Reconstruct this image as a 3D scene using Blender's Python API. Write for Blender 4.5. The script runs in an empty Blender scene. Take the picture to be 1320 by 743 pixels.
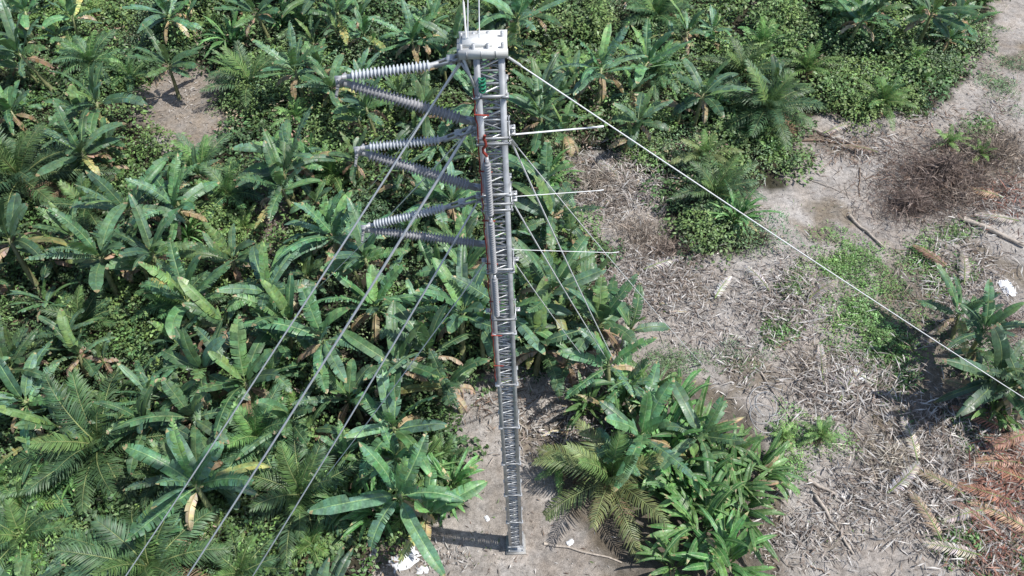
import bpy, math, random
import numpy as np
from mathutils import Vector, Matrix
random.seed(7); rng=np.random.default_rng(7)
scene=bpy.context.scene
# ------------------------------------------------------------------ camera
F=1030.0; TH=math.radians(52); H=38.5
R=Matrix.Rotation(math.pi/2-TH,4,'X')@Matrix.Rotation(math.radians(-2.2),4,'Z')
cam=bpy.data.cameras.new("camera"); co=bpy.data.objects.new("camera",cam)
scene.collection.objects.link(co); scene.camera=co
co.matrix_world=Matrix.Translation((0,0,H))@R
cam.sensor_width=36; cam.lens=F/1320*36; cam.clip_end=6000
def ray(u,v): return (R.to_3x3()@Vector(((u-660)/F,-(v-371.5)/F,-1)))
def at(u,v,z=0.0):
    d=ray(u,v); t=(z-H)/d.z
    return Vector((d.x*t,d.y*t,z))
def onY(u,v,y):
    d=ray(u,v); t=y/d.y
    return Vector((d.x*t,y,H+d.z*t))
# ------------------------------------------------------------------ materials
def newmat(name):
    m=bpy.data.materials.new(name); m.use_nodes=True
    nt=m.node_tree; return m,nt,nt.nodes,nt.links,nt.nodes["Principled BSDF"]
def foliage_mat(name,rough=.45,trans=.25,spec=.5,gain=1.0,fine=0):
    m,nt,N,L,b=newmat(name)
    a=N.new("ShaderNodeAttribute"); a.attribute_name="Col"
    tc=N.new("ShaderNodeTexCoord"); no=N.new("ShaderNodeTexNoise"); no.inputs["Scale"].default_value=2.2; no.inputs["Detail"].default_value=4
    L.new(tc.outputs["Object"],no.inputs["Vector"])
    mr=N.new("ShaderNodeMapRange"); mr.inputs[1].default_value=.3; mr.inputs[2].default_value=.7; mr.inputs[3].default_value=.62*gain; mr.inputs[4].default_value=1.38*gain
    L.new(no.outputs["Fac"],mr.inputs[0]); val=mr.outputs[0]
    if fine:
        n2=N.new("ShaderNodeTexNoise"); n2.inputs["Scale"].default_value=13; n2.inputs["Detail"].default_value=3; L.new(tc.outputs["Object"],n2.inputs["Vector"])
        m2=N.new("ShaderNodeMapRange"); m2.inputs[1].default_value=.3; m2.inputs[2].default_value=.7; m2.inputs[3].default_value=.75; m2.inputs[4].default_value=1.25; L.new(n2.outputs["Fac"],m2.inputs[0])
        mm=N.new("ShaderNodeMath"); mm.operation='MULTIPLY'; L.new(val,mm.inputs[0]); L.new(m2.outputs[0],mm.inputs[1]); val=mm.outputs[0]
        r4=N.new("ShaderNodeMapRange"); r4.inputs[1].default_value=.35; r4.inputs[2].default_value=.65; r4.inputs[3].default_value=rough-.08; r4.inputs[4].default_value=rough+.18; L.new(n2.outputs["Fac"],r4.inputs[0]); L.new(r4.outputs[0],b.inputs["Roughness"])
    else: b.inputs["Roughness"].default_value=rough
    oi=N.new("ShaderNodeObjectInfo"); hs=N.new("ShaderNodeHueSaturation")
    r2=N.new("ShaderNodeMapRange"); r2.inputs[3].default_value=.72; r2.inputs[4].default_value=1.3
    L.new(oi.outputs["Random"],r2.inputs[0])
    r3=N.new("ShaderNodeMapRange"); r3.inputs[3].default_value=.482; r3.inputs[4].default_value=.515
    L.new(oi.outputs["Random"],r3.inputs[0]); L.new(r3.outputs[0],hs.inputs["Hue"])
    mu=N.new("ShaderNodeMath"); mu.operation='MULTIPLY'; L.new(val,mu.inputs[0]); L.new(r2.outputs[0],mu.inputs[1])
    L.new(mu.outputs[0],hs.inputs["Value"]); L.new(a.outputs["Color"],hs.inputs["Color"]); hs.inputs["Saturation"].default_value=.9
    L.new(hs.outputs[0],b.inputs["Base Color"])
    b.inputs["Specular IOR Level"].default_value=spec
    if trans>0:
        t=N.new("ShaderNodeBsdfTranslucent"); L.new(hs.outputs[0],t.inputs["Color"])
        mx=N.new("ShaderNodeMixShader"); mx.inputs[0].default_value=trans
        L.new(b.outputs[0],mx.inputs[1]); L.new(t.outputs[0],mx.inputs[2])
        L.new(mx.outputs[0],N["Material Output"].inputs[0])
    return m
M_leaf=foliage_mat("leaf_green",.48,.22,.5,1.65)
M_under=foliage_mat("undergrowth_green",.5,0,.45,1.55)
M_ban=foliage_mat("banana_leaf",.42,.16,.55,1.5,1)
M_dry=foliage_mat("dry_plant",.85,0,.15,1.15)
def solid(name,col,rough=.5,metal=0,nscale=8,var=.18,bump=0):
    m,nt,N,L,b=newmat(name)
    tc=N.new("ShaderNodeTexCoord"); no=N.new("ShaderNodeTexNoise"); no.inputs["Scale"].default_value=nscale; no.inputs["Detail"].default_value=6
    L.new(tc.outputs["Object"],no.inputs["Vector"])
    cr=N.new("ShaderNodeValToRGB"); cr.color_ramp.elements[0].position=.3; cr.color_ramp.elements[1].position=.7
    cr.color_ramp.elements[0].color=[c*(1-var) for c in col]+[1]; cr.color_ramp.elements[1].color=[min(1,c*(1+var)) for c in col]+[1]
    L.new(no.outputs["Fac"],cr.inputs[0]); L.new(cr.outputs[0],b.inputs["Base Color"])
    b.inputs["Roughness"].default_value=rough; b.inputs["Metallic"].default_value=metal
    if bump:
        bp=N.new("ShaderNodeBump"); bp.inputs["Strength"].default_value=bump; L.new(no.outputs["Fac"],bp.inputs["Height"]); L.new(bp.outputs[0],b.inputs["Normal"])
    return m
M_alu=solid("galvanised_aluminium",(.46,.47,.48),.42,.35,3,.25)
M_alu2=solid("weathered_steel_grey",(.24,.245,.255),.5,.4,5,.25)
M_white=solid("white_painted_steel",(.72,.72,.7),.45,0,4,.12)
M_ins=solid("grey_silicone",(.5,.53,.56),.5,0,3,.1)
M_ins2=solid("weathered_grey_silicone",(.34,.34,.35),.55,0,3,.15)
M_wire=solid("steel_wire",(.82,.83,.84),.5,0,3,.08)
M_red=solid("red_cable",(.3,.05,.035),.6,0,5,.35)
M_green=solid("green_tape",(.02,.22,.12),.6,0,5,.3)
M_bark=solid("dead_bark",(.25,.18,.13),.9,0,6,.45,.6)
M_pale=solid("bleached_wood",(.44,.38,.32),.9,0,6,.35,.5)
M_plastic=solid("white_plastic",(.75,.76,.78),.5,0,6,.12)
M_conc=solid("footing_grey",(.4,.39,.37),.8,0,6,.25,.3)
# ------------------------------------------------------------------ mesh builder
def fast_mesh(name,V,Q,C=None,mats=(),mi=None,smooth=False):
    V=np.asarray(V,dtype=np.float32).reshape(-1,3); Q=np.asarray(Q,dtype=np.int32).reshape(-1,4)
    me=bpy.data.meshes.new(name); me.vertices.add(len(V)); me.vertices.foreach_set("co",V.ravel())
    me.loops.add(len(Q)*4); me.loops.foreach_set("vertex_index",Q.ravel())
    me.polygons.add(len(Q)); me.polygons.foreach_set("loop_start",np.arange(len(Q),dtype=np.int32)*4)
    me.polygons.foreach_set("loop_total",np.full(len(Q),4,dtype=np.int32))
    for m in mats: me.materials.append(m)
    if mi is not None: me.polygons.foreach_set("material_index",np.asarray(mi,dtype=np.int32))
    if smooth: me.polygons.foreach_set("use_smooth",np.ones(len(Q),dtype=bool))
    me.update(calc_edges=True)
    if C is not None:
        a=me.attributes.new("Col",'FLOAT_COLOR','FACE')
        C=np.asarray(C,dtype=np.float32).reshape(-1,3); C4=np.ones((len(C),4),dtype=np.float32); C4[:,:3]=C
        a.data.foreach_set("color",C4.ravel())
    return me
def add(name,me,loc=(0,0,0),rot=0,s=1,parent=None):
    o=bpy.data.objects.new(name,me); scene.collection.objects.link(o); o.location=loc; o.rotation_euler=(0,0,rot); o.scale=(s,s,s)
    if parent: o.parent=parent
    return o
class B:
    def __init__(s): s.V=[];s.Q=[];s.C=[];s.M=[];s.n=0
    def v(s,p): s.V.append((p[0],p[1],p[2])); s.n+=1; return s.n-1
    def q(s,a,b,c,d,col=(.5,.5,.5),m=0): s.Q.append((a,b,c,d)); s.C.append(col); s.M.append(m)
    def quad(s,p0,p1,p2,p3,col=(.5,.5,.5),m=0):
        s.q(s.v(p0),s.v(p1),s.v(p2),s.v(p3),col,m)
    def tube(s,pts,rad,k=8,col=(.5,.5,.5),m=0,cap=True):
        pts=[Vector(p) for p in pts]; n=len(pts)
        if not hasattr(rad,'__len__'): rad=[rad]*n
        rings=[]; up=Vector((0,0,1))
        d0=(pts[-1]-pts[0]).normalized()
        if abs(d0.z)>.9: up=Vector((1,0,0))
        for i,p in enumerate(pts):
            d=(pts[min(i+1,n-1)]-pts[max(i-1,0)])
            if d.length<1e-9: d=d0
            d.normalize(); a=d.cross(up).normalized(); b=d.cross(a)
            rings.append([s.v(p+(a*math.cos(2*math.pi*j/k)+b*math.sin(2*math.pi*j/k))*rad[i]) for j in range(k)])
        for i in range(n-1):
            for j in range(k): s.q(rings[i][j],rings[i][(j+1)%k],rings[i+1][(j+1)%k],rings[i+1][j],col,m)
        if cap:
            for r,p in ((rings[0],pts[0]),(rings[-1],pts[-1])):
                c=s.v(p)
                for j in range(0,k,2): s.q(c,r[j],r[(j+1)%k],r[(j+2)%k],col,m)
    def lathe(s,p,q,prof,k=20,m=0,col=(.5,.5,.5)):
        p=Vector(p);q=Vector(q);d=(q-p);L=d.length;d.normalize()
        up=Vector((0,0,1)) if abs(d.z)<.9 else Vector((1,0,0))
        a=d.cross(up).normalized();b=d.cross(a);rings=[]
        for t,r in prof:
            rings.append([s.v(p+d*t*L+(a*math.cos(2*math.pi*j/k)+b*math.sin(2*math.pi*j/k))*r) for j in range(k)])
        for i in range(len(rings)-1):
            for j in range(k): s.q(rings[i][j],rings[i][(j+1)%k],rings[i+1][(j+1)%k],rings[i+1][j],col,m)
    def box(s,c,sx,sy,sz,ax=None,m=0,col=(.5,.5,.5)):
        c=Vector(c)
        X,Y,Z=ax if ax else (Vector((1,0,0)),Vector((0,1,0)),Vector((0,0,1)))
        i=[s.v(c+X*(sx/2*a)+Y*(sy/2*b)+Z*(sz/2*e)) for a in(-1,1) for b in(-1,1) for e in(-1,1)]
        for f in((0,1,3,2),(4,6,7,5),(0,4,5,1),(2,3,7,6),(0,2,6,4),(1,5,7,3)): s.q(*[i[j] for j in f],col,m)
    def beam(s,p,q,w,h,m=0,side=None):
        p=Vector(p);q=Vector(q);Z=(q-p);L=Z.length;Z.normalize()
        X=(side or (Vector((0,1,0)) if abs(Z.y)<.9 else Vector((1,0,0)))); Y=Z.cross(X).normalized(); X=Y.cross(Z)
        s.box((p+q)/2,w,h,L,(X,Y,Z),m)
    def mesh(s,name,mats,col=True,smooth=False): return fast_mesh(name,s.V,s.Q,s.C if col else None,mats,s.M,smooth)
def jit(c,a=.2):
    f=1+random.uniform(-a,a); return (c[0]*f*(1+random.uniform(-.12,.12)),c[1]*f,c[2]*f*(1+random.uniform(-.2,.2)))
# ------------------------------------------------------------------ banana plants
def rib_curve(az,e0,e1,L,n,base,bend=1.0,twist=0):
    pts=[Vector(base)];tan=[]
    for i in range(n):
        t=(i+.5)/n; e=e0+(e1-e0)*t**bend; a=az+twist*t
        d=Vector((math.cos(a)*math.cos(e),math.sin(a)*math.cos(e),math.sin(e)))
        pts.append(pts[-1]+d*L/n);tan.append(d)
    tan.append(tan[-1]); return pts,tan
def banana_leaf(b,base,az,e0,e1,L,W,col,m=0,ragged=.3,fold=.35,K=24):
    pet=L*.12
    d0=Vector((math.cos(az)*math.cos(e0),math.sin(az)*math.cos(e0),math.sin(e0)))
    st=Vector(base)+d0*pet
    b.tube([base,st],[.04,.028],4,(.11,.17,.05),m,False)
    pts,tan=rib_curve(az,e0,e1,L,K,st,random.uniform(1.,1.7),random.uniform(-.4,.4))
    roll=random.uniform(-.45,.45)
    def wid(t): return W*min(1,(t/.16+.02)**.6)*min(1,max(0,(1-t)/.3)**.6)
    rc=(.14,.22,.08) if m==0 else (.3,.22,.12)
    for side in(-1,1):
        off=random.uniform(-.15,.1); gap=0; gc=jit(col,.12)
        for k in range(K):
            t0=k/K;t1=(k+1)/K
            if random.random()<ragged:
                off=random.uniform(-1.,.25); gap=random.uniform(.1,.8)/K; gc=jit(col,.25)
            else: gap=0
            kc=jit(gc,.07)
            if m==0 and t1>.93 and random.random()<.5: kc=(.22,.17,.08)
            def P(i,t,f):
                T=tan[i]; S=T.cross(Vector((0,0,1)))
                S=S.normalized() if S.length>1e-4 else Vector((-math.sin(az),math.cos(az),0))
                Nn=S.cross(T).normalized(); S,Nn=S*math.cos(roll)+Nn*math.sin(roll),Nn*math.cos(roll)-S*math.sin(roll); S=S*side
                w=wid(t); p=pts[i]
                if f==0: return p
                q1=p+S*(w*.5*math.cos(fold))+Nn*(w*.5*math.sin(fold))+T*w*.08
                if f==1: return q1
                g=off*1.0
                return q1+S*(w*.5*math.cos(g))+Nn*(w*.5*math.sin(g))+T*w*.12
            a0=P(k,t0,0);a1=P(k,t0,1);a2=P(k,t0,2);c0=P(k+1,t1,0);c1=P(k+1,t1,1);c2=P(k+1,t1,2)
            if gap>0: 
                g=min(.9,gap*K); a2=a2.lerp(c2,g*.85); a1=a1.lerp(c1,g*.45)
            i0,i1,i2=b.v(a0),b.v(a1),b.v(a2);j0,j1,j2=b.v(c0),b.v(c1),b.v(c2)
            b.q(i0,i1,j1,j0,kc,m); b.q(i1,i2,j2,j1,kc,m)
    for k in range(K):
        S=tan[k].cross(Vector((0,0,1))); 
        S=S.normalized() if S.length>1e-4 else Vector((1,0,0))
        w0=.022*(1-k/K)+.006;w1=.022*(1-(k+1)/K)+.006;u=Vector((0,0,.012))
        b.quad(pts[k]-S*w0+u,pts[k]+S*w0+u,pts[k+1]+S*w1+u,pts[k+1]-S*w1+u,rc,m)
GREENS=[(.046,.108,.042),(.05,.125,.048),(.06,.14,.055),(.045,.1,.052),(.075,.16,.05),(.065,.135,.07),(.085,.165,.085)]
def banana(seed):
    random.seed(seed); b=B()
    for sidx in range(random.choice([1,2,2,3])):
        if sidx==0: bx=by=0;sc=1
        else:
            a=random.uniform(0,6.28); rr=random.uniform(.7,1.4); bx=math.cos(a)*rr;by=math.sin(a)*rr;sc=random.uniform(.5,.9)
        hs=random.uniform(2.0,3.3)*sc; lx,ly=random.uniform(-.4,.4),random.uniform(-.4,.4)
        top=Vector((bx+lx,by+ly,hs))
        b.tube([(bx,by,-.1),(bx+lx*.4,by+ly*.4,hs*.5),top],[.15*sc,.12*sc,.07*sc],8,(.16,.17,.07),0)
        n=random.randint(7,12) if sidx==0 else random.randint(4,8); a0=random.uniform(0,6.28); bias=random.uniform(-.25,.25)
        for i in range(n):
            f=i/(n-1); az=a0+i*2.4+random.uniform(-.8,.8)
            e0=math.radians(10+66*f+random.uniform(-14,14))+bias*math.cos(az); e1=e0-math.radians(random.uniform(20,95)*(1-.45*f))
            L=random.uniform(2.0,3.3)*sc*(1-.25*abs(f-.5)); W=random.uniform(.22,.33)*(.5+.5*sc)
            base=top-Vector((0,0,.35*(1-f)))
            if f>.93: col=(.12,.22,.06)
            else: col=random.choice(GREENS)
            if i<=1 and random.random()<.25: col=random.choice([(.28,.27,.08),(.25,.19,.09),(.18,.2,.06)])
            banana_leaf(b,base,az,e0,e1,L,W,col,0,random.choice([.08,.25,.5,.75]),random.uniform(.05,.45))
        for i in range(random.randint(1,4)):
            az=random.uniform(0,6.28)
            banana_leaf(b,top-Vector((0,0,.4)),az,math.radians(0),math.radians(-85),1.6*sc,.2,random.choice([(.26,.18,.1),(.2,.14,.08),(.34,.27,.17)]),1,.5,-.5,14)
    return b.mesh("banana_plant_mesh",[M_ban,M_dry])
BAN=[banana(100+i) for i in range(18)]
def ginger(seed):
    random.seed(seed); b=B()
    for i in range(34):
        a=random.uniform(0,6.28);r=random.uniform(0,.55); e0=math.radians(random.uniform(30,80)); e1=e0-math.radians(random.uniform(30,95))
        banana_leaf(b,(math.cos(a)*r,math.sin(a)*r,random.uniform(.1,.9)),a+random.uniform(-.7,.7),e0,e1,random.uniform(1.2,2.3),random.uniform(.08,.15),random.choice([(.06,.15,.035),(.08,.18,.04),(.05,.13,.03),(.1,.21,.05)]) if random.random()>.05 else (.25,.19,.1),0,.12,random.uniform(.1,.6),10)
    return b.mesh("ginger_plant_mesh",[M_ban,M_dry])
GIN=[ginger(61+i) for i in range(4)]
# ------------------------------------------------------------------ palms
def frond(b,base,az,e0,e1,L,LL,col,m=0,nl=42,lw=.055,vee=.35):
    K=12; pts,tan=rib_curve(az,e0,e1,L,K,base,1.2,random.uniform(-.3,.3))
    b.tube(pts,[.045*(1-.85*i/K) for i in range(K+1)],4,(.2,.26,.09) if m==0 else (.28,.2,.12),m,False)
    for side in(-1,1):
        for j in range(nl):
            t=.1+.9*j/(nl-1); x=min(t*K,K-.001); i=int(x); p=pts[i].lerp(pts[i+1],x-i); T=tan[i]
            S=T.cross(Vector((0,0,1)))
            S=(S.normalized() if S.length>1e-4 else Vector((1,0,0)))*side; Nn=(S.cross(T)*side).normalized()
            if Nn.z<0: Nn=-Nn
            l=LL*(math.sin(math.pi*(.13+.8*t))**.7)*random.uniform(.8,1.15)
            fw=.35+.75*t+random.uniform(-.15,.15); v=vee*random.uniform(.2,1.3)
            d=(S+T*fw+Nn*v).normalized(); d2=(S*.8+T*fw+Nn*(v-.8)-Vector((0,0,.25))).normalized()
            a=p; mpt=p+d*l*.55; e=mpt+d2*l*.45; w=T*lw*.5
            c=jit(col,.3); i0=b.v(a-w*.6);i1=b.v(a+w*.6);i2=b.v(mpt+w);i3=b.v(mpt-w);i4=b.v(e+w*.15);i5=b.v(e-w*.15)
            b.q(i0,i1,i2,i3,c,m); b.q(i3,i2,i4,i5,c,m)
def palm(seed,n=20,L=3.6,col=(.055,.13,.045),trunk=1.0,vee=.35,emin=10,dens=9,lw=.08):
    random.seed(seed); b=B()
    b.tube([(0,0,-.1),(0,0,trunk*.5),(0,0,trunk)],[.3,.28,.2],10,(.13,.1,.06),1)
    for i in range(14):
        a=i*2.4; z=trunk*(.3+.7*i/14); b.tube([(math.cos(a)*.22,math.sin(a)*.22,z-.1),(math.cos(a)*.42,math.sin(a)*.42,z+.18)],[.07,.03],4,(.18,.13,.07),1)
    for i in range(n):
        f=i/(n-1); az=i*2.4+random.uniform(-.3,.3)
        e0=math.radians(emin+68*f+random.uniform(-8,8)); e1=e0-math.radians(random.uniform(45,85)*(1-.45*f))
        frond(b,(0,0,trunk),az,e0,e1,L*random.uniform(.8,1.1)*(1-.22*f),L*.2,jit(col,.2) if f<.85 else (.1,.2,.05),0,int(L*dens),lw,vee)
    for i in range(3):
        frond(b,(0,0,trunk-.1),random.uniform(0,6.28),-.1,-1.1,L*.7,L*.17,(.24,.17,.09),1,int(L*9),.05,.0)
    return b.mesh("palm_mesh",[M_leaf,M_dry])
PALM=[palm(11,19,4.0,(.055,.125,.05),1.2),palm(12,16,3.5,(.055,.12,.045),.8),palm(13,20,4.4,(.06,.13,.055),1.6)]
SPALM=[palm(21,12,1.9,(.1,.2,.05),.5,.3,15),palm(22,14,2.4,(.09,.18,.04),.6,.2,25),palm(23,11,1.6,(.13,.24,.05),.4,.3,15)]
COCO=palm(31,15,3.9,(.16,.21,.08),.9,.15,18)
# ------------------------------------------------------------------ ground zones
def poly(px): return np.array([[at(u,v).x,at(u,v).y] for u,v in px])
def inside(P,x,y):
    c=np.zeros(x.shape,bool); n=len(P); j=n-1
    for i in range(n):
        xi,yi=P[i];xj,yj=P[j]
        k=((yi>y)!=(yj>y))&(x<(xj-xi)*(y-yi)/((yj-yi)+1e-12)+xi); c^=k; j=i
    return c
CLEAR=poly([(1500,-60),(1285,-60),(1275,40),(1215,135),(1150,150),(1060,150),(1015,175),(1040,220),(965,250),(990,300),(940,335),(870,335),(850,245),(790,195),(715,205),(735,270),(800,330),(770,430),(700,485),(610,475),(560,500),(585,580),(600,640),(560,685),(470,700),(460,900),(1700,900),(1700,300)])
CLR2=poly([(175,105),(240,80),(290,105),(285,195),(225,195),(175,150)])
CLR3=poly([(325,180),(365,215),(372,300),(385,400),(345,395),(330,290)])
PLANTED=poly([(700,560),(760,500),(860,470),(960,520),(1010,620),(1010,760),(830,800),(720,640)])
DARKR=poly([(1130,340),(1230,320),(1250,470),(1230,560),(1170,560),(1140,450)])
def lf(x,y,s=1.0,ph=0.0):
    return (np.sin(x*.35*s+1.3*np.sin(y*.23*s+ph)+ph)+np.sin(y*.41*s+1.7*np.sin(x*.19*s+ph*2)+ph*1.7)+np.sin((x+y)*.83*s+ph*3+np.sin(x*.9*s))*.6)/2.6
def bare(x,y):
    jx=x+.9*lf(x,y,3.1,1.)+.4*lf(x,y,8,2.); jy=y+.9*lf(x,y,3.3,4.)+.4*lf(x,y,8.5,5.)
    return inside(CLEAR,jx,jy)|inside(CLR2,jx,jy)
def hgt(x,y): return .12*lf(x,y,1.3,.4)+.06*lf(x,y,4,2.2)
def axis(lo,hi,far,st):
    a=np.arange(lo,hi+.01,st); g=[]; d=st*2; x=hi
    while x<far: x+=d; d*=1.5; g.append(x)
    l=[];d=st*2;x=lo
    while x>-far: x-=d; d*=1.5; l.append(x)
    return np.array(l[::-1]+list(a)+g)
xs=axis(-62,62,2500,.3); ys=axis(2,82,2500,.3)
X,Y=np.meshgrid(xs,ys); near=(np.abs(X)<70)&(Y>-10)&(Y<95)
Z=np.where(near,hgt(X,Y)+.03*lf(X,Y,14,1.),0)
nx,ny=len(xs),len(ys); V=np.stack([X.ravel(),Y.ravel(),Z.ravel()],1)
i=np.arange(ny-1)[:,None]*nx+np.arange(nx-1)[None]; Q=np.stack([i,i+1,i+1+nx,i+nx],-1).reshape(-1,4)
xc=V[Q].mean(1)
bm=bare(xc[:,0],xc[:,1])
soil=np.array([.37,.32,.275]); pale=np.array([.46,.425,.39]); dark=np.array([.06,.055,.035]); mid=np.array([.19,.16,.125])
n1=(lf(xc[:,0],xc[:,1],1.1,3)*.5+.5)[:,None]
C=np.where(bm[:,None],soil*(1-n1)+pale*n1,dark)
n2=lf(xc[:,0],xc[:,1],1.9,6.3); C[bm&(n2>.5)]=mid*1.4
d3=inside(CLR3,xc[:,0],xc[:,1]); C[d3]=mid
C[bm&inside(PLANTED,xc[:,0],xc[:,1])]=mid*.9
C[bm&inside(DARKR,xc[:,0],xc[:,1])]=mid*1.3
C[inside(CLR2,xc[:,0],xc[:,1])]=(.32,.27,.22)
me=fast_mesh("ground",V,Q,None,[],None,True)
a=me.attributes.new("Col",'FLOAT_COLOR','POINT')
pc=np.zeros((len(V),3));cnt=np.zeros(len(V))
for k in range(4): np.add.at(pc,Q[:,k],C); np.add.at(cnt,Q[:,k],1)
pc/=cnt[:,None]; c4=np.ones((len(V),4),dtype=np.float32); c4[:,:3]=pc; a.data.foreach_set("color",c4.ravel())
m,nt,N,L,b=newmat("soil_ground")
at_=N.new("ShaderNodeAttribute"); at_.attribute_name="Col"; tc=N.new("ShaderNodeTexCoord")
def noise(sc,det=6,ro=.6):
    n=N.new("ShaderNodeTexNoise"); n.inputs["Scale"].default_value=sc; n.inputs["Detail"].default_value=det; n.inputs["Roughness"].default_value=ro; L.new(tc.outputs["Object"],n.inputs["Vector"]); return n
def mrange(src,a,b_,c,d):
    r=N.new("ShaderNodeMapRange"); L.new(src,r.inputs[0]); r.inputs[1].default_value=a;r.inputs[2].default_value=b_;r.inputs[3].default_value=c;r.inputs[4].default_value=d; return r.outputs[0]
def mult(a,b2):
    x=N.new("ShaderNodeMath"); x.operation='MULTIPLY'; L.new(a,x.inputs[0]); L.new(b2,x.inputs[1]); return x.outputs[0]
v=mult(mrange(noise(.35).outputs["Fac"],.3,.7,.72,1.22),mrange(noise(3.2,8,.75).outputs["Fac"],.32,.62,.55,1.18))
v=mult(v,mrange(noise(24,4,.7).outputs["Fac"],.35,.6,.62,1.14))
hs=N.new("ShaderNodeHueSaturation"); L.new(at_.outputs["Color"],hs.inputs["Color"]); L.new(v,hs.inputs["Value"])
L.new(mrange(noise(.9).outputs["Fac"],.3,.7,.6,1.2),hs.inputs["Saturation"])
L.new(hs.outputs[0],b.inputs["Base Color"]); b.inputs["Roughness"].default_value=.95; b.inputs["Specular IOR Level"].default_value=.15
bp=N.new("ShaderNodeBump"); bp.inputs["Strength"].default_value=.8; bp.inputs["Distance"].default_value=.1; L.new(noise(6,8,.75).outputs["Fac"],bp.inputs["Height"]); L.new(bp.outputs[0],b.inputs["Normal"])
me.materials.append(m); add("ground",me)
# ------------------------------------------------------------------ vectorised leaf clouds
def norm(a): return a/np.maximum(np.linalg.norm(a,axis=1,keepdims=True),1e-6)
class Cloud:
    def __init__(s): s.V=[];s.C=[]
    def leaves(s,P,D,Nn,Ln,W,C,fold=.12,droop=.1):
        D=norm(D); S=norm(np.cross(D,Nn)); U=np.cross(S,D)
        Ln=Ln[:,None];W=W[:,None]
        v0=P;v1=P+D*Ln*.45+S*W*.5+U*Ln*fold;v2=P+D*Ln-U*Ln*droop;v3=P+D*Ln*.45-S*W*.5+U*Ln*fold
        s.V.append(np.stack([v0,v1,v2,v3],1).reshape(-1,3)); s.C.append(C)
    def make(s,name,mat):
        V=np.concatenate(s.V);C=np.concatenate(s.C);Q=np.arange(len(V)).reshape(-1,4)
        print(name,len(Q)); return add(name,fast_mesh(name,V,Q,C,[mat]))
def clump(cl,cx,cy,r,h,n,size,col,asp=.55,zoff=0,cv=.3):
    g=1+max(0,(cy-28))/90; size=size*g; n=int(n/g**1.2)+3
    a=rng.uniform(0,2*np.pi,n); rr=r*np.sqrt(rng.uniform(0,1,n)); q=(rr/r)
    lob=1+.25*np.sin(a*3+cx)+.2*np.sin(a*5+cy*2)
    x=cx+np.cos(a)*rr*lob; y=cy+np.sin(a)*rr*lob
    top=h*np.sqrt(np.maximum(0,1-q**2))*(.75+.35*np.sin(x*4+cx)*np.sin(y*4.4))
    z=hgt(x,y)+zoff+top*rng.uniform(.35,1.05,n)**.5
    P=np.stack([x,y,z],1); 
    D=np.stack([np.cos(a)+rng.normal(0,.8,n),np.sin(a)+rng.normal(0,.8,n),rng.normal(-.05,.4,n)],1)
    Nn=np.stack([rng.normal(0,.45,n),rng.normal(0,.45,n),np.ones(n)],1)
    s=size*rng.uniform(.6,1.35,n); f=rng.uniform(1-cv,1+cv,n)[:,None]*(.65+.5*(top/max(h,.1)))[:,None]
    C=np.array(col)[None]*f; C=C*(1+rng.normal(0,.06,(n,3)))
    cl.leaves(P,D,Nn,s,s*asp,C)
PAL=[((.06,.135,.038),.27,.5),((.115,.215,.055),.2,.5),((.042,.09,.032),.27,.5),((.11,.19,.08),.14,.5),((.09,.175,.045),.24,.6),((.24,.19,.12),.22,.35)]
DN={0:85,1:140,2:80,3:210,4:100,5:60}
under=Cloud()
pts=[]
while len(pts)<3300:
    x=rng.uniform(-58,58,4000);y=rng.uniform(5,76,4000)
    hw=.66*(y*.616+H*.788)+3
    ok=(np.abs(x)<hw)&~bare(x,y)
    x=x[ok];y=y[ok]; keep=~inside(CLR3,x,y)|(rng.uniform(0,1,len(x))<.15)
    pts+=list(zip(x[keep],y[keep]))
pts=pts[:3300]
for x,y in pts:
    w=float(lf(np.array(x),np.array(y),1.0,.7)); w2=float(lf(np.array(x),np.array(y),.8,5.))
    r0=random.random()
    if r0<.05: k=5
    elif w>.25: k=1 if r0<.6 else 4
    elif w<-.3: k=2 if r0<.5 else 0
    else: k=random.choice([0,4,3,1,2])
    if w2>.45 and r0>.5: k=3
    if x>8 and y>38 and k==2: k=random.choice([1,4,3])
    c,sz,asp=PAL[k]; r=random.uniform(.7,1.7); h=random.uniform(.4,2.5)
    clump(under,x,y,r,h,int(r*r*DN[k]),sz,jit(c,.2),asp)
def shrub_at(cl,u,v,r,h,k,dens=1.3,z=1.):
    p=at(u,v,z*.7); c,sz,asp=PAL[k]
    for _ in range(max(1,int(r*2.5))):
        a=random.uniform(0,6.28);q=random.uniform(0,r*.7); rr=random.uniform(.5,.8)*min(r,1.6)
        clump(cl,p.x+math.cos(a)*q,p.y+math.sin(a)*q,rr,h*random.uniform(.7,1.1),int(rr*rr*dens*DN[k]*1.1),sz,jit(c,.2),asp)
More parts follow.
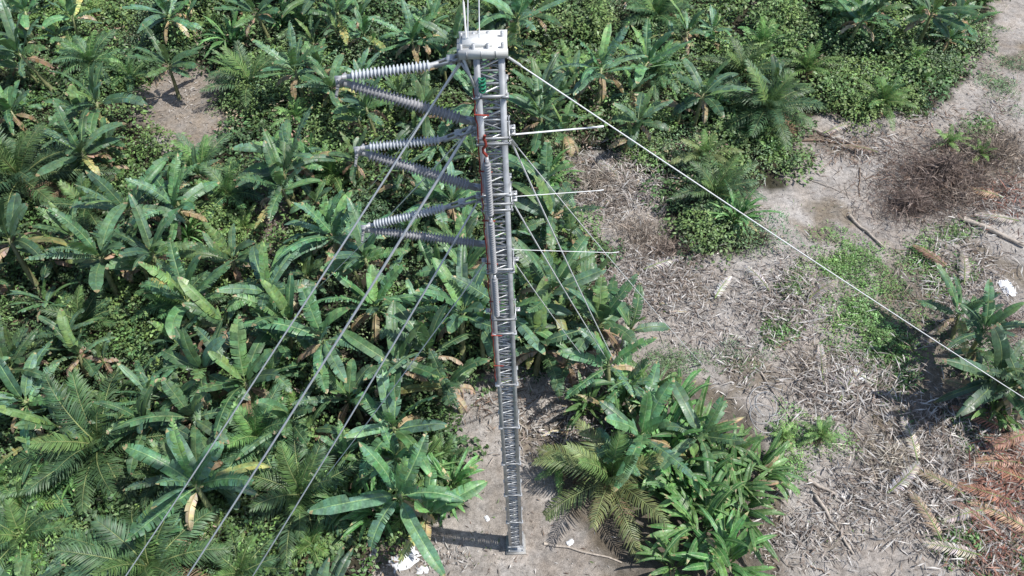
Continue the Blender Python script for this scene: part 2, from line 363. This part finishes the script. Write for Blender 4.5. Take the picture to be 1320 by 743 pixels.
for u,v,r,h,k in [(335,120,2.6,2.5,3),(350,95,2,2.5,3),(850,150,2.5,2,1),(900,130,2.6,2.4,4),(960,150,2.8,2.3,1),(990,180,2.2,1.8,1),(930,185,2.2,1.8,4),(830,190,1.8,1.6,1),(1010,60,3,3,4),(1050,50,3,3,0),(1110,60,3,2.6,0),(1090,110,2.6,2,4),(1000,20,3,3,1),(960,90,3,2.6,1),(1060,100,2.6,2.2,1),(200,20,3,3,3),(240,40,2.5,2.6,1),(150,20,2.6,2.5,4),(300,15,2.5,3,4),(1150,40,3,3,1),(1180,90,2.4,2,4),(1130,10,3,3,3),(780,30,3,3,1),
   (220,660,2,1.4,1),(250,620,1.8,1.3,1),(200,710,2,1.4,1),(420,690,1.8,1.4,4),(110,690,1.8,1.6,1),(80,730,1.8,1.4,3),(565,600,1.1,1.8,0),(565,650,1.1,1.4,1),(520,690,1.1,1,4),(160,430,1.8,1.5,4),(190,460,1.5,1.3,1),(1170,125,1.8,1.3,1),(1130,130,1.6,1,4),(760,40,2.4,2.5,4),(700,40,2.2,2.5,1),(840,30,2.4,2.5,4),(870,80,2.2,2.4,0),(60,200,2,2,2),(620,90,2.4,2.4,0),(690,90,2.4,2.4,4),(330,135,2,2.8,1),(265,650,1.6,1.5,1),(230,690,1.8,1.2,1),(150,600,1.5,1.2,4),(1255,480,1.2,1,0),(1305,500,1.6,1.3,4)]:
    shrub_at(under,u,v,r,h,k)
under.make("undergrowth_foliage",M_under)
weeds=Cloud()
for (u,v,ru,rv,n,k) in [(1110,400,55,70,80,1),(1090,335,48,30,32,1),(1190,340,32,35,24,1),(1130,455,42,30,28,4),(1005,425,30,20,14,4),(1020,375,14,16,8,4),(870,470,45,12,12,3),(1160,490,20,28,14,0),(1040,560,40,25,14,1),(1020,600,28,22,10,1),(1270,555,32,28,20,0),(1255,165,28,16,14,4),(1240,700,34,28,16,4),(1275,640,24,18,10,0),(1225,300,22,12,10,1),(560,560,20,60,14,4),(540,640,40,30,14,1),(1080,130,60,22,26,3),(1290,100,34,45,16,3),(700,470,34,14,8,2),(1200,400,50,60,12,2),(1180,130,24,22,10,4),(940,460,50,20,7,3),(1270,20,30,30,10,3),(1230,360,20,30,8,4),(1290,470,40,40,20,0),(1260,590,20,20,8,1),(1310,720,20,20,8,4)]:
    for _ in range(n):
        p=at(random.gauss(u,ru*.5),random.gauss(v,rv*.5)); c,sz,asp=PAL[k]
        r=random.uniform(.35,.95); clump(weeds,p.x,p.y,r,random.uniform(.15,.5),int(r*r*DN[k]*1.5),sz*.65,jit(c,.25),asp)
n=20000; x=rng.uniform(-45,50,n);y=rng.uniform(8,66,n); g=lf(x,y,1.9,2.6)+rng.normal(0,.25,n)
ok=bare(x,y)&(g>.65); x=x[ok];y=y[ok];n=len(x)
P=np.stack([x,y,hgt(x,y)],1); D=np.stack([rng.normal(0,.5,n),rng.normal(0,.5,n),np.full(n,.7)],1); Nn=np.stack([rng.normal(0,1,n),rng.normal(0,1,n),np.full(n,.3)],1)
weeds.leaves(P,D,Nn,rng.uniform(.15,.4,n),rng.uniform(.03,.08,n),np.array([[.12,.2,.05]])*rng.uniform(.6,1.3,(n,1)))
weeds.make("weeds_and_grass",M_leaf)
# ------------------------------------------------------------------ dead leaf litter
lit=Cloud()
def litter(x,y,lmin,lmax,wmin,wmax,cols,zmax=.1,tilt=.12,az=None):
    n=len(x); z=hgt(x,y)+.03+rng.uniform(0,zmax,n)
    a=rng.uniform(0,2*np.pi,n) if az is None else az+rng.normal(0,.35,n)
    D=np.stack([np.cos(a),np.sin(a),rng.normal(0,tilt,n)],1); Nn=np.stack([rng.normal(0,.5,n),rng.normal(0,.5,n),np.ones(n)],1)
    ci=rng.integers(0,len(cols),n); C=np.array(cols)[ci]*rng.uniform(.6,1.25,(n,1))
    lit.leaves(np.stack([x,y,z],1),D,Nn,rng.uniform(lmin**.5,lmax**.5,n)**2,rng.uniform(wmin,wmax,n),C,.04,.03)
PALE=[(.46,.42,.38),(.38,.33,.28),(.52,.5,.47),(.28,.23,.18),(.58,.55,.5),(.2,.16,.13)]
BRN=[(.19,.13,.09),(.24,.16,.11),(.14,.1,.07),(.3,.22,.15)]
RED=[(.34,.16,.1),(.28,.13,.08),(.4,.24,.16),(.24,.12,.08)]
n=26000; x=rng.uniform(-35,55,n);y=rng.uniform(7,66,n); g=lf(x,y,1.5,8.1)+rng.normal(0,.3,n); ok=bare(x,y)&(g>.25)
litter(x[ok],y[ok],.06,.35,.015,.06,PALE+BRN[:2],.05)
n=9000; x=rng.uniform(-35,55,n);y=rng.uniform(7,66,n); ok=bare(x,y)
litter(x[ok],y[ok],.04,.5,.012,.04,[(.14,.1,.075),(.2,.15,.11),(.5,.46,.4)],.03)
n=3500; x=rng.uniform(-45,50,n);y=rng.uniform(8,66,n); ok=~bare(x,y); litter(x[ok],y[ok],.3,1.2,.05,.16,PALE+BRN,.35,.2)
for (u,v,ru,rv,n,lmx,cols,zm) in [(790,240,60,40,2600,1.2,PALE,.5),(740,250,30,30,800,1.2,PALE,.4),(830,370,60,40,1700,1.1,PALE,.35),(900,410,50,40,700,.9,PALE,.2),(870,350,50,30,900,1.,PALE,.3),(1010,390,60,50,2200,1.1,PALE,.3),(1090,500,60,35,2600,1.4,PALE,.45),(1240,360,60,70,1700,1.3,PALE,.3),(1200,620,90,80,2600,1.3,PALE,.35),(1240,560,70,50,1500,1.1,PALE,.3),(1290,260,40,30,900,1.2,PALE+RED,.3),(1290,620,35,60,1400,1.4,RED+PALE[:2],.5),(1280,720,50,30,900,1.2,RED+PALE,.4),(740,500,50,40,900,.9,PALE,.25),(690,560,30,50,300,.8,PALE,.15),(1090,650,60,60,900,.9,PALE,.15),(960,470,50,40,500,.8,PALE,.15),(1100,190,60,20,700,1.2,PALE+BRN,.3),(1180,150,40,20,400,1.2,PALE+BRN,.2),(1280,150,40,60,500,.9,PALE+BRN,.15),(640,520,40,25,300,.9,PALE+BRN,.2),(760,560,40,30,500,1.,PALE,.4),(1020,690,60,40,700,.9,PALE,.2),(1200,230,70,40,1200,.9,BRN,.5),(560,720,50,15,250,.5,PALE,.1),(240,130,40,30,300,.6,PALE,.1),(350,300,20,80,600,1,BRN+PALE[:2],.2),(480,730,30,15,150,.6,PALE,.1)]:
    q=[at(random.gauss(u,ru*.6),random.gauss(v,rv*.6)) for _ in range(n)]
    litter(np.array([p.x for p in q]),np.array([p.y for p in q]),.1,lmx,.02,.09,cols,zm,.25)
lit.make("dead_leaf_litter",M_dry)
def brush(name,u,v,rx,h,n,cols,az=None):
    c=at(u,v,h*.4); P=[];cl=Cloud()
    a=rng.uniform(0,2*np.pi,n);r=np.minimum(np.abs(rng.normal(0,.5,n)),1.25)*rx*(1+.2*np.sin(a*3+u)); x=c.x+np.cos(a)*r*1.25;y=c.y+np.sin(a)*r*.9
    z=hgt(x,y)+h*np.maximum(.05,1-(r/rx)**2)*rng.uniform(0,1,n)*(.7+.4*np.sin(x*2.1)*np.sin(y*2.6))
    D=rng.normal(0,1,(n,3));D[:,2]*=.55; Nn=rng.normal(0,1,(n,3)); Nn[:,2]+=.7
    C=np.array(cols)[rng.integers(0,len(cols),n)]*rng.uniform(.6,1.3,(n,1))
    cl.leaves(np.stack([x,y,z],1),D,Nn,rng.uniform(.35,1.1,n),rng.uniform(.018,.05,n),C,.05,.05)
    cl.make(name,M_dry)
TW=[(.17,.125,.1),(.24,.185,.15),(.13,.1,.08),(.34,.27,.22)]
PT=[(.34,.29,.24),(.42,.37,.31),(.22,.17,.13)]
brush("dead_brush",1215,220,4.6,1.5,6000,TW); brush("dead_brush",1175,262,3.4,1.,2800,TW); brush("dead_brush",1240,250,3,1.,2000,TW)
brush("dead_brush",1285,190,3.8,1.5,4200,TW); brush("dead_brush",770,235,2.8,1.1,2600,PT)
brush("dead_brush",830,300,2.8,.7,1800,PT); brush("dead_brush",1050,470,2,.5,1100,PT)
brush("dead_brush",865,320,2.2,.8,1500,TW); brush("dead_brush",1290,420,2.6,.7,1700,TW); brush("dead_brush",1150,590,2.6,.5,1100,PT)
def dead_frond(u,v,az,L,col,seed):
    random.seed(seed); b=B(); frond(b,(0,0,.25),az,.25,-.25,L,L*.2,col,0,int(L*12),.06,.05); p=at(u,v)
    add("dead_palm_frond",b.mesh("dead_palm_frond",[M_dry]),(p.x,p.y,float(hgt(p.x,p.y))+.05))
k=0
for u,v,az,L,c in [(1300,560,2.6,3,RED[0]),(1320,600,3.0,3.2,RED[2]),(1310,650,2.9,3,RED[0]),(1290,700,2.2,2.6,RED[2]),(1330,560,3.4,3,RED[2]),(1340,630,2.8,3,RED[1]),(1330,690,2.5,3,RED[2]),(1270,660,3.3,2.4,PALE[1]),(1240,640,2.6,2.6,BRN[3]),(1210,700,1.8,2.6,BRN[3]),(1260,720,2.9,2.6,PALE[1]),(1080,520,.9,2.5,PALE[1]),(1060,500,1.5,2.6,PALE[0]),(1100,520,2.1,2.4,PALE[1]),(1130,500,2.6,2.4,PALE[2]),(1110,470,3.6,2.4,PALE[0]),(760,250,1,2.6,PALE[1]),(800,240,2,2.6,PALE[0]),(1240,370,1.2,2.6,PALE[1]),(1220,350,2.2,2.4,RED[2]),(1290,260,2.7,3,RED[2]),(1310,290,3,2.6,PALE[1]),(800,450,1.2,2,PALE[1]),(830,350,.3,2.6,PALE[0]),(1140,640,.5,2.6,PALE[0]),(1180,600,1.5,2.6,PALE[1]),(990,380,2,2.2,PALE[0]),(1040,390,.6,2.4,PALE[1]),(920,390,1,2,PALE[0]),(560,35,1,2,PALE[1]),(1060,175,.3,2.6,PALE[1]),(1130,200,2.8,2.4,BRN[3])]:
    k+=1; dead_frond(u,v,az,L,c,900+k)
def dead_banana(u,v,seed):
    random.seed(seed); b=B(); a0=random.uniform(0,6.28)
    for i in range(random.randint(4,6)):
        banana_leaf(b,(random.uniform(-.5,.5),random.uniform(-.5,.5),.12),random.uniform(0,6.28),.1,-.15,random.uniform(.8,1.6),.09,jit(random.choice([(.33,.27,.21),(.27,.2,.14),(.38,.32,.26)]),.15),1,.85,random.uniform(-.3,.5),14)
    p=at(u,v); add("withered_banana_leaves",b.mesh("withered_banana_leaves",[M_ban,M_dry]),(p.x,p.y,float(hgt(p.x,p.y))))
for i,(u,v) in enumerate([(780,260),(820,220),(745,215),(1090,510),(760,540),(735,560),(790,470),(690,200),(1250,540),(860,400)]): dead_banana(u,v,300+i)
# ------------------------------------------------------------------ place bananas and palms
random.seed(5)
used=[]
def plant(name,meshes,u,v,s,cz):
    p=at(u,v,cz*s); me=random.choice(meshes) if isinstance(meshes,list) else meshes
    o=add(name,me,(p.x,p.y,float(hgt(p.x,p.y))),random.uniform(0,6.28),s); o.rotation_euler[0]=random.uniform(-.14,.14); o.rotation_euler[1]=random.uniform(-.14,.14); used.append((p.x,p.y)); return o
BP=[(45,75),(110,140),(140,185),(265,215),(235,265),(400,60),(470,35),(555,30),(425,115),(480,150),(385,190),(370,245),(520,230),(430,290),(195,335),(55,385),(125,345),(345,385),(480,345),(530,310),(415,435),(265,490),(310,500),(500,470),(455,510),(510,545),(355,415),(15,465),(545,395),(590,420),(720,275),(740,95),(700,160),(775,100),(825,85),(820,160),(745,370),(770,405),(1270,430),(1295,465),(925,35),(1240,15),(690,440),(720,130),(610,130),(590,60),(20,20),(85,20),(215,90),(10,140),(80,300),(15,330),(290,330),(230,400),(170,270),(560,470),(610,350),(640,60),(670,30),(520,120),(560,180),(460,220),(590,260),(90,460),(200,520),(470,400),(440,580),(520,640),(340,20),(440,10),(700,300),(690,380),(610,200),(1200,20),(1130,20),(560,260),(640,400),(600,310),(400,350),(290,420),(830,540),(900,560),(790,480),(660,60),(1250,405),(1310,500)]
for u,v in BP: plant("banana_plant",BAN,u,v,random.choice([.75,.95,1.1,1.2,1.3])*random.uniform(.95,1.05),2.6)
for u,v,s in [(800,520,1.1),(835,505,1.1),(870,540,1.3),(900,560,1.2),(870,600,1.2),(930,590,1.3),(960,650,1.2),(910,680,1.3),(880,640,1.1),(850,570,1.2),(980,600,1.0),(940,715,1.2),(870,725,1.0),(900,620,1.2),(820,555,1),(950,625,1.1),(580,620,.9),(540,600,.9),(760,520,.8),(700,430,.9),(480,660,1),(450,640,1),(100,600,1),(620,180,1),(700,220,1),(240,300,1),(150,510,1),(360,480,1),(1290,520,.8)]:
    plant("ginger_plant",GIN,u,v,s*random.uniform(.9,1.1),1.2)
for u,v,s,k in [(125,560,1.25,0),(30,225,1.3,2),(385,625,1.15,1),(925,235,1.05,1),(20,690,.8,0),(300,735,.8,1),(500,590,.7,1),(700,350,.6,1),(165,90,.8,1),(640,20,.9,2),(1100,10,1,0),(330,560,.8,2),(60,620,.8,1),(390,20,1,1),(850,10,1,0),(570,590,.6,1),(200,610,.7,1),(1190,15,.8,1),(90,215,.9,1)]:
    plant("palm",PALM[k],u,v,s,1.8)
for u,v,s in [(315,290,1.1),(430,228,1.1),(545,385,1),(400,700,1),(30,650,1.3),(1225,180,.9),(1265,195,.9),(530,655,1.1),(760,90,1.3),(1180,70,1),(700,365,1.2),(40,720,1.1),(350,190,1),(380,150,1.1),(1060,560,.7),(1190,100,.9),(980,60,1.2),(1040,90,1.2),(720,600,.8),(1010,560,.7)]:
    plant("young_palm",SPALM,u,v,s,.7)
plant("coconut_palm",COCO,790,612,1.1,1.6); plant("coconut_palm",COCO,905,200,.7,1.4)
cnt=0;tr=0
while cnt<185 and tr<30000:
    tr+=1
    x=random.uniform(-55,50);y=random.uniform(3,78); hw=.66*(y*.616+H*.788)+4
    if abs(x)>hw or bool(bare(np.array([x]),np.array([y]))[0]): continue
    if inside(CLR3,np.array([x]),np.array([y]))[0]: continue
    if x>7 and y>34 and random.random()<.35: continue
    if min((x-a)**2+(y-b_)**2 for a,b_ in used)<random.uniform(1.8,4): continue
    used.append((x,y)); cnt+=1
    r_=random.random()
    nm,ms=("palm",PALM) if r_<.16 else (("young_palm",SPALM) if r_<.3 else (("ginger_plant",GIN) if r_<.4 else ("banana_plant",BAN)))
    add(nm,random.choice(ms),(x,y,0),random.uniform(0,6.28),random.uniform(.65,1.25))
print("fill",cnt)
# ------------------------------------------------------------------ logs, litter
def log(u0,v0,u1,v1,r,mat,name="fallen_log"):
    p,q=at(u0,v0),at(u1,v1); b=B(); n=7; P=[]
    for i in range(n):
        t=i/(n-1);c=p.lerp(q,t); c.z=float(hgt(c.x,c.y))+r*.9+random.uniform(-.02,.06); c.x+=random.uniform(-.07,.07);c.y+=random.uniform(-.07,.07);P.append(c)
    b.tube(P,[r*(1-.45*i/(n-1))*random.uniform(.88,1.1) for i in range(n)],8)
    add(name,b.mesh(name,[mat],False,True))
for a_ in [(1285,515,1325,650,.2,M_bark),(1240,285,1320,320,.18,M_pale),(1045,635,1100,715,.1,M_pale),(1040,165,1120,195,.13,M_pale),(1130,145,1165,150,.12,M_pale),(610,500,680,555,.07,M_pale),(700,700,800,725,.07,M_pale),(1095,280,1140,320,.1,M_pale),(1150,110,1190,90,.12,M_bark),(0,590,40,610,.12,M_pale),(1100,610,1180,650,.06,M_pale),(980,480,1030,560,.05,M_pale),(1040,620,1090,645,.1,M_pale),(590,490,600,520,.06,M_bark),(870,390,905,365,.06,M_bark),(1160,560,1170,640,.05,M_pale),(1020,180,1110,185,.09,M_bark)]: log(*a_)
random.seed(77)
for i in range(70):
    u,v=random.choice([(1200,600),(1080,480),(820,380),(1010,400),(780,240),(1250,350),(1100,190),(1040,680),(740,510),(1160,180)])
    u+=random.gauss(0,50);v+=random.gauss(0,35);a=random.uniform(0,6.28);l=random.uniform(20,55); log(u,v,u+math.cos(a)*l,v+math.sin(a)*l*.7,random.uniform(.02,.045),random.choice([M_pale,M_bark]),"fallen_branch")
def rag(u,v,s,name,seed):
    random.seed(seed); p=at(u,v); b=B(); k=9; idx=[[None]*k for _ in range(k)]
    for i in range(k):
        for j in range(k):
            x=(i/(k-1)-.5)*s*1.5;y=(j/(k-1)-.5)*s; e=max(abs(i-4),abs(j-4))/4
            idx[i][j]=b.v((x+random.gauss(0,s*.06),y+random.gauss(0,s*.06),.04+(1-e)*.25*s*random.uniform(.4,1.2)))
    for i in range(k-1):
        for j in range(k-1):
            if (i in(0,7) and j in(0,7)): continue
            b.q(idx[i][j],idx[i+1][j],idx[i+1][j+1],idx[i][j+1])
    add(name,b.mesh(name,[M_plastic],False),(p.x,p.y,float(hgt(p.x,p.y))),random.uniform(0,6))
rag(522,722,.95,"plastic_sheet",1); rag(1298,372,.8,"plastic_bag",2); rag(545,735,.4,"plastic_bag",3); rag(482,715,.35,"plastic_bag",4); rag(628,668,.2,"plastic_bag",5); rag(735,700,.25,"plastic_bag",6); rag(1085,640,.3,"plastic_bag",8)
b=B(); p0=at(985,532); random.seed(4)
for i in range(5):
    r=random.uniform(.4,1.0);ox,oy=random.uniform(-.35,.35),random.uniform(-.7,.7); a0=random.uniform(0,6); el=random.uniform(1.1,1.3)
    b.tube([(p0.x+ox+math.cos(t*.19+a0)*r,p0.y+oy+math.sin(t*.19+a0)*r*el,.12+.04*i+.08*math.sin(t*.4+i)) for t in range(30)],.016,5,cap=False)
add("coiled_cable",b.mesh("coiled_cable",[M_alu],False,True))
# ------------------------------------------------------------------ MAST
base=at(665,703); MX,MY=base.x,base.y
topz=onY(637,62,MY).z
print("mast",MX,MY,topz)
mast=bpy.data.objects.new("guyed_lattice_mast",None); scene.collection.objects.link(mast)
W=.64; h2=W/2; b=B(); z0=.75; zt=topz
cor=[(-h2,-h2),(h2,-h2),(h2,h2),(-h2,h2)]
for cx,cy in cor:
    sx=-1 if cx>0 else 1; sy=-1 if cy>0 else 1
    b.box((MX+cx+sx*.065,MY+cy,(z0+zt)/2),.13,.012,zt-z0)
    b.box((MX+cx,MY+cy+sy*.072,(z0+zt)/2),.012,.13,zt-z0)
ph=.33; n=int((zt-z0)/ph); ph=(zt-z0)/n
ins=.016
for i in range(n+1):
    z=z0+i*ph
    big=(i%9==0)
    for k in range(4):
        (ax,ay),(bx,by)=cor[k],cor[(k+1)%4]
        ox=-ins*(1 if ax+bx>0 else -1) if ax==bx else 0; oy=-ins*(1 if ay+by>0 else -1) if ay==by else 0
        P=Vector((MX+ax+ox,MY+ay+oy,z));Q_=Vector((MX+bx+ox,MY+by+oy,z))
        b.beam(P,Q_,.03,.055)
        if i<n:
            A_,B_=(P,Q_) if i%2 else (Q_,P)
            b.tube([A_,B_+Vector((0,0,ph))],.022,6)
            b.tube([B_+Vector((0,0,.0)),A_+Vector((0,0,ph))],.015,5,m=1)
            if k==0: b.box(((A_.x*.86+MX*.14),A_.y+.006,z),.1,.01,.12)
    if big:
        for cx,cy in cor:
            b.box((MX+cx*.98,MY+cy*.98,z),.15,.15,.05)
            b.tube([(MX+cx*1.05,MY+cy*1.05,z-.06),(MX+cx*1.05,MY+cy*1.05,z+.06)],.02,6,m=1)
        for s_ in(-1,1):
            b.box((MX,MY+s_*(h2+.02),z),W+.04,.03,.08); b.box((MX+s_*(h2+.02),MY,z),.03,W+.08,.08)
add("lattice_column",b.mesh("lattice_column",[M_alu,M_alu2],False),parent=mast)
b=B()
b.box((MX,MY,z0-.04),.74,.74,.06); b.tube([(MX,MY,z0-.05),(MX,MY,.25)],[.16,.1],12)
for s_ in(-1,1): b.box((MX+s_*.16,MY,.38),.04,.3,.4)
b.tube([(MX-.22,MY,.42),(MX+.22,MY,.42)],.05,10); b.box((MX,MY,.16),.8,.8,.07)
for sx in(-1,1):
    for sy in(-1,1): b.tube([(MX+sx*.34,MY+sy*.34,.1),(MX+sx*.34,MY+sy*.34,.3)],.03,8); b.beam((MX+sx*.33,MY+sy*.33,z0-.07),(MX+sx*.12,MY+sy*.12,.32),.04,.04)
b.box((MX,MY,.055),.95,.95,.13,m=1)
add("pivot_base",b.mesh("pivot_base",[M_alu,M_conc],False),parent=mast)
b=B(); tl=onY(592,58,MY); tr=onY(654,62,MY); cxm=(tl.x+tr.x)/2; wd=tr.x-tl.x
b.box((cxm,MY,topz+.09),wd,.62,.1); b.box((cxm-wd*.12,MY,topz+.19),wd*.62,.34,.09)
for s_ in(-1,1): b.box((cxm,MY+s_*.33,topz+.09),wd*1.02,.035,.2)
for t in(-.46,-.2,.1,.4):
    for s_ in(-1,1): b.tube([(cxm+wd*t,MY+s_*.2,topz+.1),(cxm+wd*t,MY+s_*.2,topz+.25)],.035,8,m=1)
for t in(-.35,-.05,.25): b.box((cxm+wd*t,MY-.352,topz+.09),.025,.012,.17,m=1)
b.box((tl.x,MY,topz-.03),.1,.4,.3,m=1); b.beam((tl.x+.02,MY-.25,topz-.15),(tl.x+.3,MY-.3,topz-.7),.05,.05,1)
b.beam((MX-h2-.02,MY-h2-.02,topz-.7),(tl.x+.05,MY-.2,topz),.05,.05,0)
add("top_cap",b.mesh("top_cap",[M_white,M_alu],False),parent=mast)
b=B()
for v in (165,172,250,258,335,400):
    z=onY(640,v,MY).z
    b.box((MX,MY-h2-.045,z),W+.16,.03,.07); b.box((MX-h2-.045,MY,z),.03,W+.14,.07); b.box((MX+h2+.045,MY,z),.03,W+.14,.07); b.box((MX,MY+h2+.045,z),W+.16,.03,.07)
    for s_ in(-1,1): b.box((MX+s_*(h2+.12),MY,z),.14,.14,.03); b.tube([(MX+s_*(h2+.16),MY,z-.07),(MX+s_*(h2+.16),MY,z+.07)],.025,8)
add("guy_collars",b.mesh("guy_collars",[M_alu],False),parent=mast)
b=B(); zA=onY(628,100,MY).z; zB=onY(640,480,MY).z; random.seed(3)
nn=60
b.tube([(MX-h2-.03+random.uniform(-.03,.02),MY-h2-.04+random.uniform(-.02,.01),zA+(zB-zA)*i/nn) for i in range(nn+1)],.018,6,m=0)
z1=onY(632,160,MY).z
b.tube([(MX-.2+random.uniform(-.05,.05),MY-h2-.06,z1-.1*i) for i in range(9)],.035,6,m=0)
z2=onY(632,88,MY).z
for i in range(4): 
    b.tube([(MX-.17+math.cos(t)*.07,MY-h2-.05+math.sin(t)*.05,z2-.1*i+.02*math.cos(t*2)) for t in np.linspace(0,6.28,12)],.022,5,m=1,cap=False)
for i in range(7):
    z=zA+(zB-zA)*(i+.4)/7; b.tube([(MX-h2-.07,MY-h2-.07,z),(MX-h2*.2,MY-h2-.07,z-.04)],.018,6,m=0)
add("cable_run",b.mesh("cable_run",[M_red,M_green],False),parent=mast)
def insul_prof(L,pitch,R_,r_,end=.16):
    n=max(4,int((L-2*end)/pitch)); pr=[(0,.0),(0,.05),(end/L*.9,.05),(end/L*.95,r_)]
    for i in range(n):
        t=(end+(L-2*end)*(i+.5)/n)/L; w=(L-2*end)/n/L
        pr+=[(t-w*.4,r_),(t-w*.2,R_*.75),(t-w*.02,R_),(t+w*.1,R_*.98),(t+w*.18,r_*1.15)]
    pr+=[(1-end/L*.95,r_),(1-end/L*.9,.05),(1,.05),(1,0)]
    return pr
b=B()
for va,vb in((188,262),(266,336),(340,392)):
    za,zb=onY(636,va,MY).z,onY(638,vb,MY).z; xx=MX-.17;yy=MY-h2-.16
    b.lathe((xx,yy,za),(xx,yy,zb),insul_prof(za-zb,.08,.085,.05,.08),16)
    for z in(za,zb): b.box((xx,yy+.08,z),.08,.2,.05,m=1)
add("jumper_insulator_string",b.mesh("jumper_insulator_string",[M_ins2,M_alu],False,False),parent=mast)
def vee(tip,low,upi,upm):
    T=onY(*tip,MY-.05); Lw=onY(*low,MY-.05); U=onY(*upm,MY+.0); Ui=onY(*upi,MY-.03)
    T2=T+Vector((.05,0,.12))
    e=bpy.data.objects.new("line_post_insulator",None); scene.collection.objects.link(e)
    b=B(); d=(Lw-T).normalized(); a=T+d*.1; L_=(Lw-a).length-.14; c=a+d*L_
    b.lathe(a,c,insul_prof(L_,.078,.145,.08,.12),20)
    add("shed_column",b.mesh("shed_column",[M_ins2],False,False),parent=e)
    b=B(); b.tube([a-d*.05,a+d*.15],.07,12); b.tube([c-d*.12,c+d*.1],.09,12); b.beam(c,Lw+Vector((.12,0,0)),.1,.16)
    pl=Vector((MX-h2-.03,MY,Lw.z)); b.box(pl,.04,.5,.5); b.beam(Lw,pl,.12,.12)
    b.box(T+Vector((-.02,0,.02)),.2,.05,.26); b.tube([T+Vector((-.08,-.12,-.05)),T+Vector((-.08,.12,-.05))],.04,8)
    b.beam(T+Vector((-.08,0,.1)),T+Vector((-.12,0,-.16)),.06,.05); b.tube([T+Vector((-.11,-.28,-.16)),T+Vector((-.11,.28,-.16))],.035,8); b.tube([T+Vector((-.05,-.08,.1)),T+Vector((.12,.08,.16))],.03,8)
    add("end_fittings",b.mesh("end_fittings",[M_alu],False,False),parent=e)
    e2=bpy.data.objects.new("suspension_insulator",None); scene.collection.objects.link(e2)
    b=B(); d=(Ui-T2).normalized(); b.lathe(T2+d*.1,Ui,insul_prof((Ui-T2).length-.1,.078,.12,.06,.09),20); add("shed_column",b.mesh("shed_column",[M_ins],False,False),parent=e2)
    b=B(); b.tube([T2,T2+d*.2],.05,10); m_=Ui.lerp(U,.5)
    dd=(U-Ui).normalized(); b.tube([Ui-d*.1,Ui+dd*.1],.06,10)
    for s_ in(-1,1): b.beam(Ui+Vector((0,s_*.06,0)),U+Vector((0,s_*.09,0)),.03,.07)
    b.tube([m_+Vector((0,-.13,0)),m_+Vector((0,.13,0))],.05,8); b.box(m_,.18,.16,.14); b.beam(U,(MX-h2-.02,MY,U.z+.05),.09,.14)
    add("end_fittings",b.mesh("end_fittings",[M_alu],False,False),parent=e2)
vee((440,106),(606,157),(560,84),(603,70)); vee((464,196),(616,243),(572,180),(610,166)); vee((472,296),(624,315),(577,267),(614,256))
# ------------------------------------------------------------------ guy wires
def wire(p,q,r=.014,sag=.15,name="guy_wire"):
    b=B(); p=Vector(p);q=Vector(q);n=14
    b.tube([p.lerp(q,i/n)-Vector((0,0,sag*4*(i/n)*(1-i/n))) for i in range(n+1)],r,6,cap=False)
    d=(q-p).normalized(); b.tube([p,p+d*.35],.03,8); b.tube([q-d*.9,q-d*.2],.04,8)
    if q.z<.5: b.tube([q-d*.3,q+Vector((0,0,-.3))],.05,8)
    add(name,b.mesh(name,[M_wire],False,True))
def P(u,v,dy=0): return onY(u,v,MY+dy)
def ext(u0,v0,u1,v1,k): return at(u0+(u1-u0)*k,v0+(v1-v0)*k)
wire(P(602,66),ext(602,66,160,743,1.12),.024); wire(P(612,155),ext(612,155,240,743,1.1),.034)
wire(P(622,250),ext(622,250,325,743,1.06),.026); wire(P(628,335),at(400,640),.017)
wire(P(655,74),ext(655,74,1320,510,1.18),.016); wire(P(657,178),at(800,482),.022); wire(P(659,258),at(792,478),.02); wire(P(659,180),at(905,470),.012); wire(P(661,335),at(760,470),.014)
wire(P(602,72),at(470,250),.014); wire(P(612,160),at(400,380),.015)
for (u0,v0,u1,v1,r) in((658,174,770,164,.02),(658,254,770,246,.01),(660,322,790,326,.009)):
    b=B(); b.tube([P(u0,v0),P(u1,v1,.3)],r,8); b.tube([P(u1,v1,.3),P(u1+8,v1-1,.32)],r*1.3,8); add("outrigger_rod",b.mesh("outrigger_rod",[M_wire],False,True))
for u0,u1 in((603,605),(618,624)):
    p=P(u0,50); q=p+Vector((0,60,2)); 
    b=B(); b.tube([p,q],.012,6); add("shield_wire",b.mesh("shield_wire",[M_wire],False,True))
b=B(); p=P(601,48); b.tube([p,p+Vector((0,0,.8))],.02,8); b.tube([p+Vector((0,0,.7)),p+Vector((0,0,1.6))],.01,6); add("lightning_rod",b.mesh("lightning_rod",[M_white],False,True))
# ------------------------------------------------------------------ light
EL=math.radians(58)
dv=Vector((-math.cos(EL)*.985,math.cos(EL)*.17,-math.sin(EL)))
s=bpy.data.lights.new("sun",'SUN'); s.energy=4.9; s.angle=math.radians(.7); s.color=(1,.97,.92)
so=bpy.data.objects.new("sun",s); scene.collection.objects.link(so); so.rotation_euler=dv.to_track_quat('-Z','Y').to_euler(); so.location=(30,0,60)
w=bpy.data.worlds.new("World"); scene.world=w; w.use_nodes=True; N=w.node_tree.nodes
sk=N.new("ShaderNodeTexSky"); sk.sky_type='NISHITA'; sk.sun_disc=False; sk.sun_elevation=EL; sk.sun_rotation=math.radians(100)
w.node_tree.links.new(sk.outputs[0],N["Background"].inputs[0]); N["Background"].inputs[1].default_value=.14
scene.view_settings.view_transform='Standard'; scene.view_settings.look='None'; scene.view_settings.exposure=0
